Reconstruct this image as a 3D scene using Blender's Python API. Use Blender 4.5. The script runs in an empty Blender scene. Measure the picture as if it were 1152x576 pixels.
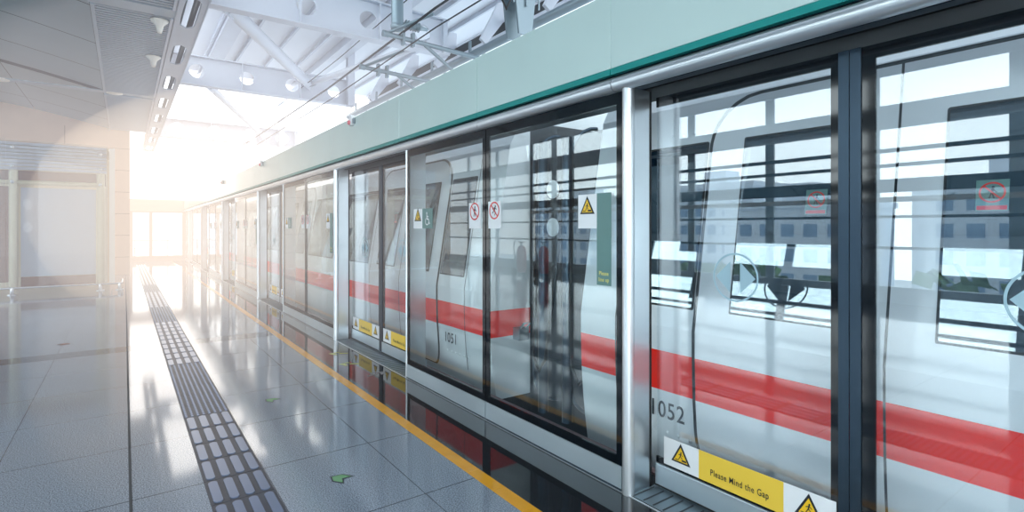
import bpy, math, random
from mathutils import Vector
random.seed(7)
SC = bpy.context.scene
COL = SC.collection
PI = math.pi
H = 1.6                      # camera height above the platform
XF, XD = 2.456, 2.68         # fixed-screen plane, sliding-door plane
PER = 5.487                  # bay length
Y0P = 2.19                   # first post
OPEN = 2.38                  # door opening
YEND = 31.0

# ------------------------------------------------------------------ colour / materials
def lin(c):
    r = []
    for v in c:
        v = v / 255.0
        r.append(v / 12.92 if v <= 0.04045 else ((v + 0.055) / 1.055) ** 2.4)
    return (r[0], r[1], r[2], 1.0)

def pm(name, rgb, rough=0.5, metal=0.0, spec=0.5, coat=0.0, var=0.0, scale=4.0, bump=0.0, stretch=None, rvar=0.0):
    m = bpy.data.materials.new(name); m.use_nodes = True
    nt = m.node_tree; b = nt.nodes['Principled BSDF']
    c = lin(rgb)
    b.inputs['Base Color'].default_value = c
    b.inputs['Roughness'].default_value = rough
    b.inputs['Metallic'].default_value = metal
    b.inputs['Specular IOR Level'].default_value = spec
    b.inputs['Coat Weight'].default_value = coat
    b.inputs['Coat Roughness'].default_value = 0.05
    if var or bump or rvar:
        tc = nt.nodes.new('ShaderNodeTexCoord')
        mp = nt.nodes.new('ShaderNodeMapping')
        nt.links.new(tc.outputs['Object'], mp.inputs[0])
        if stretch: mp.inputs['Scale'].default_value = stretch
        nz = nt.nodes.new('ShaderNodeTexNoise'); nz.inputs['Scale'].default_value = scale
        nz.inputs['Detail'].default_value = 4
        nt.links.new(mp.outputs[0], nz.inputs['Vector'])
        if var:
            mr = nt.nodes.new('ShaderNodeMapRange')
            mr.inputs[1].default_value = 0.3; mr.inputs[2].default_value = 0.7
            mr.inputs[3].default_value = 1 - var; mr.inputs[4].default_value = 1 + var
            nt.links.new(nz.outputs['Fac'], mr.inputs[0])
            mx = nt.nodes.new('ShaderNodeVectorMath'); mx.operation = 'SCALE'
            mx.inputs[0].default_value = c[:3]
            nt.links.new(mr.outputs[0], mx.inputs['Scale'])
            nt.links.new(mx.outputs[0], b.inputs['Base Color'])
        if rvar:
            mr = nt.nodes.new('ShaderNodeMapRange')
            mr.inputs[1].default_value = 0.3; mr.inputs[2].default_value = 0.7
            mr.inputs[3].default_value = max(0, rough - rvar); mr.inputs[4].default_value = rough + rvar
            nt.links.new(nz.outputs['Fac'], mr.inputs[0]); nt.links.new(mr.outputs[0], b.inputs['Roughness'])
        if bump:
            bp = nt.nodes.new('ShaderNodeBump'); bp.inputs['Strength'].default_value = bump
            bp.inputs['Distance'].default_value = 0.01
            nt.links.new(nz.outputs['Fac'], bp.inputs['Height']); nt.links.new(bp.outputs[0], b.inputs['Normal'])
    return m

def emis(name, rgb, strength, rough=0.8):
    m = pm(name, rgb, rough)
    b = m.node_tree.nodes['Principled BSDF']
    b.inputs['Emission Color'].default_value = lin(rgb)
    b.inputs['Emission Strength'].default_value = strength
    return m

def schlick(nt, f0, f90=1.0, power=5.0):
    lw = nt.nodes.new('ShaderNodeLayerWeight'); lw.inputs['Blend'].default_value = 0.5
    p = nt.nodes.new('ShaderNodeMath'); p.operation = 'POWER'; p.inputs[1].default_value = power
    nt.links.new(lw.outputs['Facing'], p.inputs[0])
    mr = nt.nodes.new('ShaderNodeMapRange')
    mr.inputs[3].default_value = f0; mr.inputs[4].default_value = f90
    nt.links.new(p.outputs[0], mr.inputs[0])
    return mr.outputs[0]

def glass(name, tint, f0=0.06, rough=0.0, f90=0.9):
    m = bpy.data.materials.new(name); m.use_nodes = True
    nt = m.node_tree; nt.nodes.clear()
    out = nt.nodes.new('ShaderNodeOutputMaterial')
    tr = nt.nodes.new('ShaderNodeBsdfTransparent'); tr.inputs[0].default_value = lin(tint)
    gl = nt.nodes.new('ShaderNodeBsdfGlossy'); gl.inputs['Roughness'].default_value = rough
    gl.inputs[0].default_value = (0.93, 0.97, 1, 1)
    mx = nt.nodes.new('ShaderNodeMixShader')
    nt.links.new(schlick(nt, f0, f90), mx.inputs[0])
    nt.links.new(tr.outputs[0], mx.inputs[1]); nt.links.new(gl.outputs[0], mx.inputs[2])
    nt.links.new(mx.outputs[0], out.inputs[0])
    return m

def darkglass(name, rgb, f0):
    m = bpy.data.materials.new(name); m.use_nodes = True
    nt = m.node_tree; nt.nodes.clear()
    out = nt.nodes.new('ShaderNodeOutputMaterial')
    df = nt.nodes.new('ShaderNodeBsdfDiffuse'); df.inputs[0].default_value = lin(rgb)
    gl = nt.nodes.new('ShaderNodeBsdfGlossy'); gl.inputs['Roughness'].default_value = 0.01
    gl.inputs[0].default_value = (0.85, 0.95, 1, 1)
    mx = nt.nodes.new('ShaderNodeMixShader')
    nt.links.new(schlick(nt, f0), mx.inputs[0])
    nt.links.new(df.outputs[0], mx.inputs[1]); nt.links.new(gl.outputs[0], mx.inputs[2])
    nt.links.new(mx.outputs[0], out.inputs[0])
    return m

M = {}
M['steel'] = pm('brushed_steel', (206, 212, 216), 0.3, 1.0, scale=3, stretch=(30, 30, 0.5), rvar=0.02)
M['steelh'] = pm('brushed_steel_horizontal', (206, 220, 228), 0.36, 0.85, scale=1.5, rvar=0.04, var=0.03)
M['tube'] = pm('satin_steel_tube', (214, 220, 224), 0.3, 0.75)
M['darkmetal'] = pm('dark_blue_grey_metal', (52, 68, 82), 0.3, 0.7)
M['frit'] = pm('black_glass_border', (12, 18, 24), 0.06, 0, 0.6)
M['black'] = pm('black_rubber', (14, 15, 17), 0.5)
M['mint'] = pm('mint_enamel_panel', (202, 224, 219), 0.28, 0.0, 0.5, coat=0.3, var=0.02, scale=2)
M['teal'] = pm('teal_enamel', (0, 140, 134), 0.35)
M['glass'] = glass('screen_glass', (250, 254, 254), 0.065)
M['doorglass'] = glass('sliding_door_glass', (251, 254, 255), 0.085)
M['kglass'] = glass('kiosk_glass', (250, 252, 252), 0.03)
M['train'] = pm('white_train_paint', (226, 232, 236), 0.22, 0.0, 0.5, coat=0.4, var=0.02, scale=1.5)
M['trainred'] = pm('red_train_band', (255, 40, 24), 0.3, 0.0, 0.4, coat=0.1)
M['twin'] = darkglass('train_window_glass', (16, 34, 48), 0.24)
M['dark'] = pm('underframe_dark', (30, 34, 38), 0.7)
M['bellow'] = pm('gangway_bellows_rubber', (38, 46, 54), 0.45)
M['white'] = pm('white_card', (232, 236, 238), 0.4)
M['yellow'] = pm('yellow_sticker', (236, 200, 72), 0.4)
M['warn'] = pm('warning_yellow', (240, 196, 40), 0.4)
M['ink'] = pm('navy_black_ink', (18, 28, 40), 0.5)
M['redink'] = pm('red_ink', (216, 50, 46), 0.4)
M['greengrey'] = pm('green_grey_sticker', (96, 134, 130), 0.4)
M['paleblue'] = pm('pale_blue_door_mark', (160, 192, 204), 0.4)
M['lettery'] = pm('yellow_lettering', (236, 226, 120), 0.5)
M['floorgreen'] = pm('green_floor_sticker', (110, 160, 110), 0.25)
M['flooryel'] = pm('yellow_green_floor_sticker', (190, 196, 110), 0.25)
M['floorgrey'] = pm('grey_floor_sticker', (110, 112, 114), 0.25)
M['floorred'] = pm('red_brown_floor_sticker', (150, 80, 60), 0.3)
M['tact'] = pm('steel_tactile_bars', (104, 118, 144), 0.3, 0.3, 0.5)
M['tactbase'] = pm('dark_grey_tactile_base', (50, 54, 66), 0.45, 0, 0.5, var=0.08, scale=30)
M['ylw_line'] = pm('yellow_floor_line', (232, 164, 34), 0.16, 0, 0.5, var=0.04, scale=9)
M['blackgranite'] = pm('black_polished_granite', (34, 38, 42), 0.04, 0, 0.75, var=0.25, scale=120)
M['ceil'] = pm('grey_ceiling_panel', (150, 166, 174), 0.4, 0.2, var=0.02, scale=1)
M['slat'] = pm('grey_ceiling_slat', (166, 180, 192), 0.4, 0.1)
M['steelwhite'] = pm('white_painted_steelwork', (200, 206, 216), 0.45, 0, var=0.02, scale=1.5)
M['deck'] = pm('white_roof_deck', (226, 230, 236), 0.55)
M['cream'] = pm('cream_painted_post', (206, 198, 168), 0.35)
M['panelwhite'] = pm('white_notice_panel', (184, 190, 202), 0.45)
M['brown'] = pm('brown_timber_band', (122, 80, 50), 0.5, var=0.08, scale=4, stretch=(1, 1, 8))
M['wall'] = pm('cream_wall_tile', (206, 180, 156), 0.4, var=0.03, scale=2)
M['frame'] = pm('tan_window_frame', (160, 128, 94), 0.5)
M['joint'] = pm('dark_joint', (58, 62, 66), 0.6)
M['galv'] = pm('galvanised_metal', (128, 144, 152), 0.4, 0.6)
M['porcelain'] = pm('grey_insulator', (140, 156, 164), 0.2, 0, 0.6)
M['wire'] = pm('dark_wire', (50, 52, 56), 0.5, 0.5)
M['lampshade'] = pm('white_spotlight_shell', (236, 232, 222), 0.35)
M['concrete'] = pm('pale_concrete', (176, 184, 190), 0.8, var=0.06, scale=1)
M['extred'] = pm('red_extinguisher', (196, 24, 26), 0.25, coat=0.4)
M['outwhite'] = pm('pale_render_facade', (226, 236, 246), 0.8, var=0.05, scale=0.2)
M['outwin'] = pm('distant_window', (140, 168, 196), 0.4)
M['foliage'] = pm('distant_foliage', (96, 130, 84), 0.9, var=0.3, scale=1)
M['facade_frame'] = pm('grey_facade_frame', (66, 84, 96), 0.4, 0.3)
M['facade_light'] = pm('light_grey_facade_post', (186, 200, 208), 0.4, 0.1)
M['rubber'] = pm('pink_grey_edge_strip', (150, 128, 130), 0.6)
M['lampred'] = pm('red_indicator_lamp', (226, 120, 126), 0.3)

# terrazzo floor with tile joints and a dark cross band
def floor_mat():
    m = bpy.data.materials.new('speckled_granite_floor'); m.use_nodes = True
    nt = m.node_tree; b = nt.nodes['Principled BSDF']; N = nt.nodes.new; L = nt.links.new
    geo = N('ShaderNodeNewGeometry'); sx = N('ShaderNodeSeparateXYZ'); L(geo.outputs['Position'], sx.inputs[0])
    def math_(op, a, bb=None, c=None):
        n = N('ShaderNodeMath'); n.operation = op
        for i, v in enumerate((a, bb, c)):
            if v is None: continue
            if hasattr(v, 'links'): L(v, n.inputs[i])
            else: n.inputs[i].default_value = v
        return n.outputs[0]
    def line(coord, off, per, w):
        t = math_('SUBTRACT', coord, off); t = math_('DIVIDE', t, per); t = math_('FRACT', math_('ADD', t, 100.5))
        t = math_('ABSOLUTE', math_('SUBTRACT', t, 0.5))
        return math_('LESS_THAN', t, w / per / 2)
    jx = line(sx.outputs[0], 0.03, 0.72, 0.006)
    jy = line(sx.outputs[1], 3.85, 0.94, 0.009)
    j = math_('MAXIMUM', jx, jy)
    nz = N('ShaderNodeTexNoise'); nz.inputs['Scale'].default_value = 140; nz.inputs['Detail'].default_value = 3
    L(geo.outputs['Position'], nz.inputs['Vector'])
    n2 = N('ShaderNodeTexNoise'); n2.inputs['Scale'].default_value = 0.9; L(geo.outputs['Position'], n2.inputs['Vector'])
    cr = N('ShaderNodeValToRGB'); L(nz.outputs['Fac'], cr.inputs[0])
    cr.color_ramp.elements[0].position = 0.33; cr.color_ramp.elements[0].color = lin((84, 92, 102))
    cr.color_ramp.elements[1].position = 0.66; cr.color_ramp.elements[1].color = lin((172, 182, 192))
    e = cr.color_ramp.elements.new(0.5); e.color = lin((134, 144, 156))
    # dark cross band
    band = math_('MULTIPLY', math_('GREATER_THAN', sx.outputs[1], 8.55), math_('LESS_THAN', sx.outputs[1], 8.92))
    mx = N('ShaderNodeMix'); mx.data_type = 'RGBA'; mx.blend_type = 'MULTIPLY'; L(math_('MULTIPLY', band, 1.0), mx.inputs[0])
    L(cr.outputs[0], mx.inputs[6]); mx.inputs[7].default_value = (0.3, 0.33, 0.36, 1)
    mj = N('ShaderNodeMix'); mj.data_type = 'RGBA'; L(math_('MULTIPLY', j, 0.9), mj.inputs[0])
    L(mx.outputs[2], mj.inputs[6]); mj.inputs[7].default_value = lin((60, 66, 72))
    L(mj.outputs[2], b.inputs['Base Color'])
    mr = N('ShaderNodeMapRange'); L(n2.outputs['Fac'], mr.inputs[0]); mr.inputs[3].default_value = 0.05; mr.inputs[4].default_value = 0.10
    L(mr.outputs[0], b.inputs['Roughness'])
    b.inputs['Specular IOR Level'].default_value = 0.62
    return m
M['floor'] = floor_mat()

# ------------------------------------------------------------------ mesh building
class MB:
    def __init__(s): s.v = []; s.f = []; s.mi = []; s.mats = []; s.sm = []
    def mid(s, m):
        if m not in s.mats: s.mats.append(m)
        return s.mats.index(m)
    def add(s, vs, fs, m, smooth=False):
        o = len(s.v); s.v += [tuple(p) for p in vs]; k = s.mid(m)
        for f in fs: s.f.append(tuple(i + o for i in f)); s.mi.append(k); s.sm.append(smooth)
        return s
    def box(s, x0, x1, y0, y1, z0, z1, m):
        vs = [(x, y, z) for z in (z0, z1) for y in (y0, y1) for x in (x0, x1)]
        fs = [(0, 2, 3, 1), (4, 5, 7, 6), (0, 1, 5, 4), (2, 6, 7, 3), (0, 4, 6, 2), (1, 3, 7, 5)]
        return s.add(vs, fs, m)
    def tube(s, pts, r, m, n=12, cap=True):
        pts = [Vector(p) for p in pts]; rs = r if isinstance(r, (list, tuple)) else [r] * len(pts)
        rings = []; prev = None
        for i, p in enumerate(pts):
            if i == 0: t = pts[1] - p
            elif i == len(pts) - 1: t = p - pts[i - 1]
            else: t = (pts[i + 1] - p).normalized() + (p - pts[i - 1]).normalized()
            t.normalize()
            if prev is None:
                a = Vector((0, 0, 1)) if abs(t.z) < 0.9 else Vector((1, 0, 0))
                u = t.cross(a).normalized()
            else:
                u = (prev - t * prev.dot(t)).normalized()
            prev = u; w = t.cross(u)
            rings.append([p + (u * math.cos(2 * PI * k / n) + w * math.sin(2 * PI * k / n)) * rs[i] for k in range(n)])
        vs = [q for g in rings for q in g]; fs = []
        for i in range(len(pts) - 1):
            for k in range(n):
                a = i * n + k; b = i * n + (k + 1) % n
                fs.append((a, b, b + n, a + n))
        s.add(vs, fs, m, True)
        if cap:
            s.add(rings[0], [tuple(range(n))[::-1]], m); s.add(rings[-1], [tuple(range(n))], m)
        return s
    def lathe(s, prof, c, m, axis='z', n=24):
        vs = []; fs = []
        for (r, h) in prof:
            for k in range(n):
                a = 2 * PI * k / n
                d = (r * math.cos(a), r * math.sin(a), h)
                if axis == 'x': d = (h, r * math.cos(a), r * math.sin(a))
                if axis == 'y': d = (r * math.cos(a), h, r * math.sin(a))
                vs.append((c[0] + d[0], c[1] + d[1], c[2] + d[2]))
        for i in range(len(prof) - 1):
            for k in range(n):
                a = i * n + k; b = i * n + (k + 1) % n
                fs.append((a, b, b + n, a + n))
        return s.add(vs, fs, m, True)
    def prism(s, pts, d, m):                  # closed polygon pts (3d) extruded by vector d
        n = len(pts); d = Vector(d); p = [Vector(q) for q in pts]
        vs = p + [q + d for q in p]
        fs = [tuple(range(n))[::-1], tuple(range(n, 2 * n))] + [(i, (i + 1) % n, (i + 1) % n + n, i + n) for i in range(n)]
        return s.add(vs, fs, m)
    def build(s, name, parent=None, loc=None, bevel=0):
        me = bpy.data.meshes.new(name); me.from_pydata(s.v, [], s.f)
        for m in s.mats: me.materials.append(m)
        me.polygons.foreach_set('material_index', s.mi)
        me.polygons.foreach_set('use_smooth', s.sm)
        me.update()
        o = bpy.data.objects.new(name, me); COL.objects.link(o)
        if parent is not None:
            o.parent = parent
            o.location = -Vector(parent.location)
        if bevel:
            bv = o.modifiers.new('bevel', 'BEVEL'); bv.width = bevel; bv.segments = 2; bv.limit_method = 'ANGLE'
        return o

def empty(name, loc, label, cat, group=None):
    o = bpy.data.objects.new(name, None); COL.objects.link(o); o.location = loc
    o.empty_display_size = 0.1
    tag(o, label, cat, group); return o
def tag(o, label, cat, group=None):
    o['label'] = label; o['category'] = cat
    if group: o['group'] = group
    return o
def struct(o, label, cat='structure'):
    o['kind'] = 'structure'; o['label'] = label; o['category'] = cat; return o

# ---- flat artwork: polygons in (a,b), a to the viewer's right, b up
_txt = {}
def text_mesh(body):
    if body in _txt: return _txt[body]
    cu = bpy.data.curves.new('t', 'FONT'); cu.body = body; cu.size = 1; cu.align_x = 'CENTER'; cu.align_y = 'CENTER'
    cu.offset = 0.008; cu.space_character = 1.12
    cu.resolution_u = 4
    ob = bpy.data.objects.new('t', cu); COL.objects.link(ob)
    bpy.context.view_layer.update()
    dg = bpy.context.evaluated_depsgraph_get()
    me = bpy.data.meshes.new_from_object(ob.evaluated_get(dg))
    vs = [tuple(v.co)[:2] for v in me.vertices]; fs = [tuple(p.vertices) for p in me.polygons]
    bpy.data.objects.remove(ob); bpy.data.curves.remove(cu); bpy.data.meshes.remove(me)
    _txt[body] = (vs, fs); return _txt[body]

class Art:
    def __init__(s, mb, fn): s.mb = mb; s.fn = fn         # fn(a,b,layer)->xyz
    def poly(s, pts, m, l): s.mb.add([s.fn(a, b, l) for a, b in pts], [tuple(range(len(pts)))], m)
    def rect(s, a0, a1, b0, b1, m, l): s.poly([(a0, b0), (a1, b0), (a1, b1), (a0, b1)], m, l)
    def seg(s, p, q, w, m, l):
        d = Vector((q[0] - p[0], q[1] - p[1])).normalized(); nx, ny = -d.y * w / 2, d.x * w / 2
        s.poly([(p[0] + nx, p[1] + ny), (p[0] - nx, p[1] - ny), (q[0] - nx, q[1] - ny), (q[0] + nx, q[1] + ny)], m, l)
    def disc(s, c, r, m, l, n=20): s.poly([(c[0] + r * math.cos(2 * PI * k / n), c[1] + r * math.sin(2 * PI * k / n)) for k in range(n)], m, l)
    def ring(s, c, r0, r1, m, l, n=40, a0=0, a1=2 * PI):
        vs = []
        for k in range(n + 1):
            a = a0 + (a1 - a0) * k / n
            for r in (r0, r1): vs.append(s.fn(c[0] + r * math.cos(a), c[1] + r * math.sin(a), l))
        s.mb.add(vs, [(2 * k, 2 * k + 1, 2 * k + 3, 2 * k + 2) for k in range(n)], m)
    def text(s, body, c, size, m, l, sx=1.0):
        vs, fs = text_mesh(body)
        s.mb.add([s.fn(c[0] + x * size * sx, c[1] + y * size, l) for x, y in vs], fs, m)

def facing(x, y, z):     # artwork facing the platform (-X); origin at (y, z)
    return lambda a, b, l: (x - 0.0012 * l, y - a, z + b)

def warn_triangle(ar, c, s):
    t = lambda k: [(c[0], c[1] + s * 0.58 * k), (c[0] - s * 0.5 * k, c[1] - s * 0.29 * k), (c[0] + s * 0.5 * k, c[1] - s * 0.29 * k)]
    ar.poly(t(1), M['ink'], 1); ar.poly(t(0.72), M['warn'], 2)
    q = lambda x, y: (c[0] + x * s, c[1] + y * s)
    ar.disc(q(0.03, 0.2), 0.035 * s, M['ink'], 3, 10)
    ar.seg(q(0.02, 0.17), q(-0.01, 0.02), 0.05 * s, M['ink'], 3)
    ar.seg(q(-0.01, 0.03), q(-0.1, -0.12), 0.035 * s, M['ink'], 3)
    ar.seg(q(0.0, 0.03), q(0.09, -0.06), 0.035 * s, M['ink'], 3)
    ar.seg(q(0.02, 0.14), q(0.12, 0.06), 0.03 * s, M['ink'], 3)
    ar.seg(q(0.02, 0.14), q(-0.1, 0.08), 0.03 * s, M['ink'], 3)
    ar.rect(*[c[0] - 0.28 * s, c[0] - 0.1 * s, c[1] - 0.17 * s, c[1] - 0.13 * s], M['ink'], 3)
    ar.rect(*[c[0] + 0.06 * s, c[0] + 0.3 * s, c[1] - 0.17 * s, c[1] - 0.09 * s], M['ink'], 3)

def prohibit(ar, c, r, kind):
    q = lambda x, y: (c[0] + x * r, c[1] + y * r)
    ink = M['ink']
    if kind == 'lean':
        ar.disc(q(0.05, 0.5), 0.12 * r, ink, 1, 12)
        ar.seg(q(0.03, 0.38), q(-0.03, -0.08), 0.2 * r, ink, 1)
        ar.seg(q(-0.05, -0.05), q(-0.22, -0.58), 0.12 * r, ink, 1)
        ar.seg(q(0.0, -0.05), q(0.14, -0.58), 0.12 * r, ink, 1)
        ar.seg(q(0.05, 0.3), q(0.32, 0.0), 0.09 * r, ink, 1)
        ar.seg(q(0.0, 0.3), q(-0.26, 0.02), 0.09 * r, ink, 1)
    else:
        ar.disc(q(0.2, 0.48), 0.12 * r, ink, 1, 12)
        ar.seg(q(0.14, 0.36), q(-0.06, -0.04), 0.2 * r, ink, 1)
        ar.seg(q(-0.05, 0.0), q(0.2, -0.2), 0.12 * r, ink, 1); ar.seg(q(0.2, -0.17), q(0.06, -0.55), 0.11 * r, ink, 1)
        ar.seg(q(-0.06, -0.02), q(-0.42, -0.3), 0.12 * r, ink, 1)
        ar.seg(q(0.14, 0.3), q(0.45, 0.12), 0.08 * r, ink, 1); ar.seg(q(0.08, 0.3), q(-0.3, 0.26), 0.08 * r, ink, 1)
        ar.seg(q(-0.3, 0.28), q(-0.42, 0.1), 0.08 * r, ink, 1)
    ar.ring(c, r * 0.84, r, M['redink'], 2)
    ar.seg(q(-0.62, 0.62), q(0.62, -0.62), 0.14 * r, M['redink'], 3)

def wheelchair(ar, c, s, m):
    q = lambda x, y: (c[0] + x * s, c[1] + y * s)
    ar.disc(q(-0.06, 0.42), 0.075 * s, m, 1, 14)
    ar.seg(q(-0.06, 0.34), q(-0.02, 0.0), 0.1 * s, m, 1)
    ar.seg(q(-0.05, 0.2), q(0.2, 0.17), 0.07 * s, m, 1)
    ar.seg(q(-0.04, 0.02), q(0.22, 0.0), 0.09 * s, m, 1)
    ar.seg(q(0.2, 0.02), q(0.32, -0.34), 0.08 * s, m, 1)
    ar.seg(q(0.3, -0.32), q(0.42, -0.28), 0.06 * s, m, 1)
    ar.ring(q(-0.02, -0.14), 0.21 * s, 0.28 * s, m, 1, 30, math.radians(120), math.radians(345))

# ------------------------------------------------------------------ floor and platform
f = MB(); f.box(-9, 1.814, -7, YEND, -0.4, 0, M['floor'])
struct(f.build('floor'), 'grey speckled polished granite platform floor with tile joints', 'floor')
f = MB(); f.box(1.909, XF + 0.006, -7, YEND, -0.4, 0, M['blackgranite'])
f.box(XF + 0.006, 2.84, -7, YEND, -0.4, -0.012, M['dark'])
struct(f.build('trim_1'), 'black polished granite strip along the screen doors', 'floor')
f = MB()
y = -6.9
while y < YEND - 0.3:
    f.box(1.816, 1.907, y, y + 0.297, -0.05, 0.0008, M['ylw_line']); y += 0.3
f.box(1.814, 1.909, -7, YEND, -0.06, -0.0008, M['joint'])
struct(f.build('trim_2'), 'yellow safety line of tiles beside the black floor strip', 'line')
f = MB(); f.box(0.022, 0.038, -7, YEND, -0.02, 0.0012, M['joint'])
struct(f.build('trim_3'), 'dark metal expansion joint running down the granite floor', 'joint')
f = MB(); f.box(2.80, 2.86, -7, YEND, -0.10, 0.004, M['rubber'])
struct(f.build('trim_4'), 'pinkish rubber strip on the platform edge', 'edge strip')
f = MB(); f.box(XF - 0.022, XF - 0.012, -7, YEND, -0.02, 0.004, M['tube'])
struct(f.build('trim_5'), 'thin bright metal strip at the foot of the screens', 'edge strip')
# track bed
f = MB(); f.box(2.84, 7.6, -9, YEND, -1.6, -1.3, M['dark']); f.box(7.6, 9.0, -9, YEND, -1.6, 0.3, M['concrete'])
for x in (3.68, 5.12): f.box(x - 0.035, x + 0.035, -9, YEND, -1.3, -1.14, M['galv'])
struct(f.build('track_bed'), 'dark track bed with two rails beneath the train', 'track')

# tactile strip
TX0, TX1, TL = 0.404, 0.745, 0.35
tp = empty('tactile_paving', ((TX0 + TX1) / 2, 0, 0), 'long tactile paving strip of bars and studs set in the granite floor', 'tactile paving')
def stadium(cx, cy, w, l, n=6):
    r = w / 2; pts = []
    for k in range(n + 1):
        a = PI * k / n; pts.append((cx + r * math.cos(a), cy + l / 2 - r + r * math.sin(a)))
    for k in range(n + 1):
        a = PI + PI * k / n; pts.append((cx + r * math.cos(a), cy - l / 2 + r + r * math.sin(a)))
    return pts
def raised(mb, base, h, inset, m):
    cx = sum(p[0] for p in base) / len(base); cy = sum(p[1] for p in base) / len(base); n = len(base)
    top = []
    for (x, y) in base:
        d = Vector((x - cx, y - cy)); L = d.length; d = d * ((L - inset) / L); top.append((cx + d.x, cy + d.y))
    vs = [(x, y, 0.003) for x, y in base] + [(x, y, h) for x, y in top]
    mb.add(vs, [tuple(range(n, 2 * n))] + [(i, (i + 1) % n, (i + 1) % n + n, i + n) for i in range(n)], m)
def tile(kind):
    mb = MB(); W = TX1 - TX0
    mb.box(-W / 2, W / 2, 0.002, TL - 0.002, -0.01, 0.003, M['tactbase'])
    if kind == 'bar':
        for k in range(4): raised(mb, stadium(-W / 2 + W * (k + 0.5) / 4, TL / 2, 0.052, 0.315), 0.007, 0.004, M['tact'])
    else:
        for i in range(8):
            for j in range(8):
                raised(mb, stadium(-W / 2 + W * (i + 0.5) / 8, TL * (j + 0.5) / 8, 0.021, 0.034, 3), 0.007, 0.003, M['tact'])
    o = mb.build('guide_tile' if kind == 'bar' else 'warning_tile')
    return o
secs = [('dot', 9), ('bar', 9), ('dot', 6), ('bar', 10), ('dot', 6), ('bar', 9), ('dot', 6), ('bar', 30)]
y = -1.05; proto = {}
for kind, n in secs:
    for i in range(n):
        if kind not in proto: o = proto[kind] = tile(kind)
        else: o = proto[kind].copy(); COL.objects.link(o)
        o.parent = tp; o.location = (0, y, 0); y += TL

# floor stickers
def floor_art(name, x, y, ang, kind, mat, label, s=1.0):
    mb = MB(); ca, sa = math.cos(ang), math.sin(ang)
    ar = Art(mb, lambda a, b, l: (x + (a * ca - b * sa) * s, y + (a * sa + b * ca) * s, 0.0015 + 0.0008 * l))
    if kind == 'chev':
        ar.poly([(-0.07, -0.055), (0.02, -0.055), (0.075, 0.0), (0.02, 0.055), (-0.07, 0.055), (-0.03, 0)], mat, 0)
        ar.poly([(-0.055, -0.045), (0.016, -0.045), (0.06, 0.0), (0.016, 0.045), (-0.055, 0.045), (-0.015, 0)], M['floorgreen'] if mat == M['joint'] else mat, 1)
    else:
        ar.poly([(-0.13, -0.025), (0.0, -0.025), (0.0, 0.025), (-0.13, 0.025)], mat, 0)
        ar.poly([(0.0, -0.09), (0.05, -0.09), (0.15, 0), (0.05, 0.09), (0.0, 0.09), (0.06, 0)], mat, 0)
    return tag(mb.build(name), label, 'floor sticker')
floor_art('floor_arrow', 1.116, 3.41, 2.2, 'chev', M['joint'], 'green notched arrow sticker on the granite nearest the yellow line')
floor_art('floor_arrow', 1.11, 5.34, 2.2, 'chev', M['joint'], 'small green arrow sticker farther along the open grey floor')
floor_art('floor_arrow', -0.675, 9.6, 0.4, 'chev', M['floorred'], 'red-brown sticker on the floor left of the tactile strip')
floor_art('floor_arrow', 2.22, 6.82, PI - 0.5, 'arrow', M['flooryel'], 'yellow-green arrow on the black strip, farther of two', 0.85)
floor_art('floor_arrow', 2.15, 6.22, PI - 0.5, 'arrow', M['flooryel'], 'yellow-green arrow on the black strip, nearer of two', 0.85)
floor_art('floor_arrow', 2.24, 5.62, 0.3, 'arrow', M['floorgrey'], 'grey arrow on the black strip pointing at the second doorway', 0.85)

# ------------------------------------------------------------------ platform screen doors
ORD = ['nearest', 'second', 'third', 'fourth', 'fifth', 'sixth']
ZT = 2.432
def glass_pane(mb, x, y0, y1, z0, z1, m, t=0.010):
    mb.box(x - t / 2, x + t / 2, y0, y1, z0, z1, m)
def frit(mb, x, y0, y1, z0, z1, w, wt, wb):
    t = 0.007
    mb.box(x - t, x + t, y0, y0 + w, z0, z1, M['frit']); mb.box(x - t, x + t, y1 - w, y1, z0, z1, M['frit'])
    mb.box(x - t, x + t, y0 + w, y1 - w, z0, z0 + wb, M['frit']); mb.box(x - t, x + t, y0 + w, y1 - w, z1 - wt, z1, M['frit'])

def card(parent, name, y, z, w, h, kind, label):
    mb = MB(); ar = Art(mb, facing(XF - 0.0085, y, z))
    mb.box(XF - 0.0085, XF - 0.0055, y - w, y, z, z + h, M['white'] if kind not in ('wheel', 'line') else M['greengrey'])
    if kind == 'warn': warn_triangle(ar, (w / 2, h * 0.6), w * 0.78)
    elif kind == 'wheel': wheelchair(ar, (w / 2, h * 0.46), h * 0.72, M['white'])
    elif kind == 'line':
        ar.text('Please', (w * 0.5, 0.075), 0.036, M['lettery'], 1, 0.82); ar.text('line up', (w * 0.5, 0.035), 0.036, M['lettery'], 1, 0.82)
    else: prohibit(ar, (w / 2, h * 0.66), w * 0.4, kind)
    o = mb.build(name, parent); o['label'] = label
    return o

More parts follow.
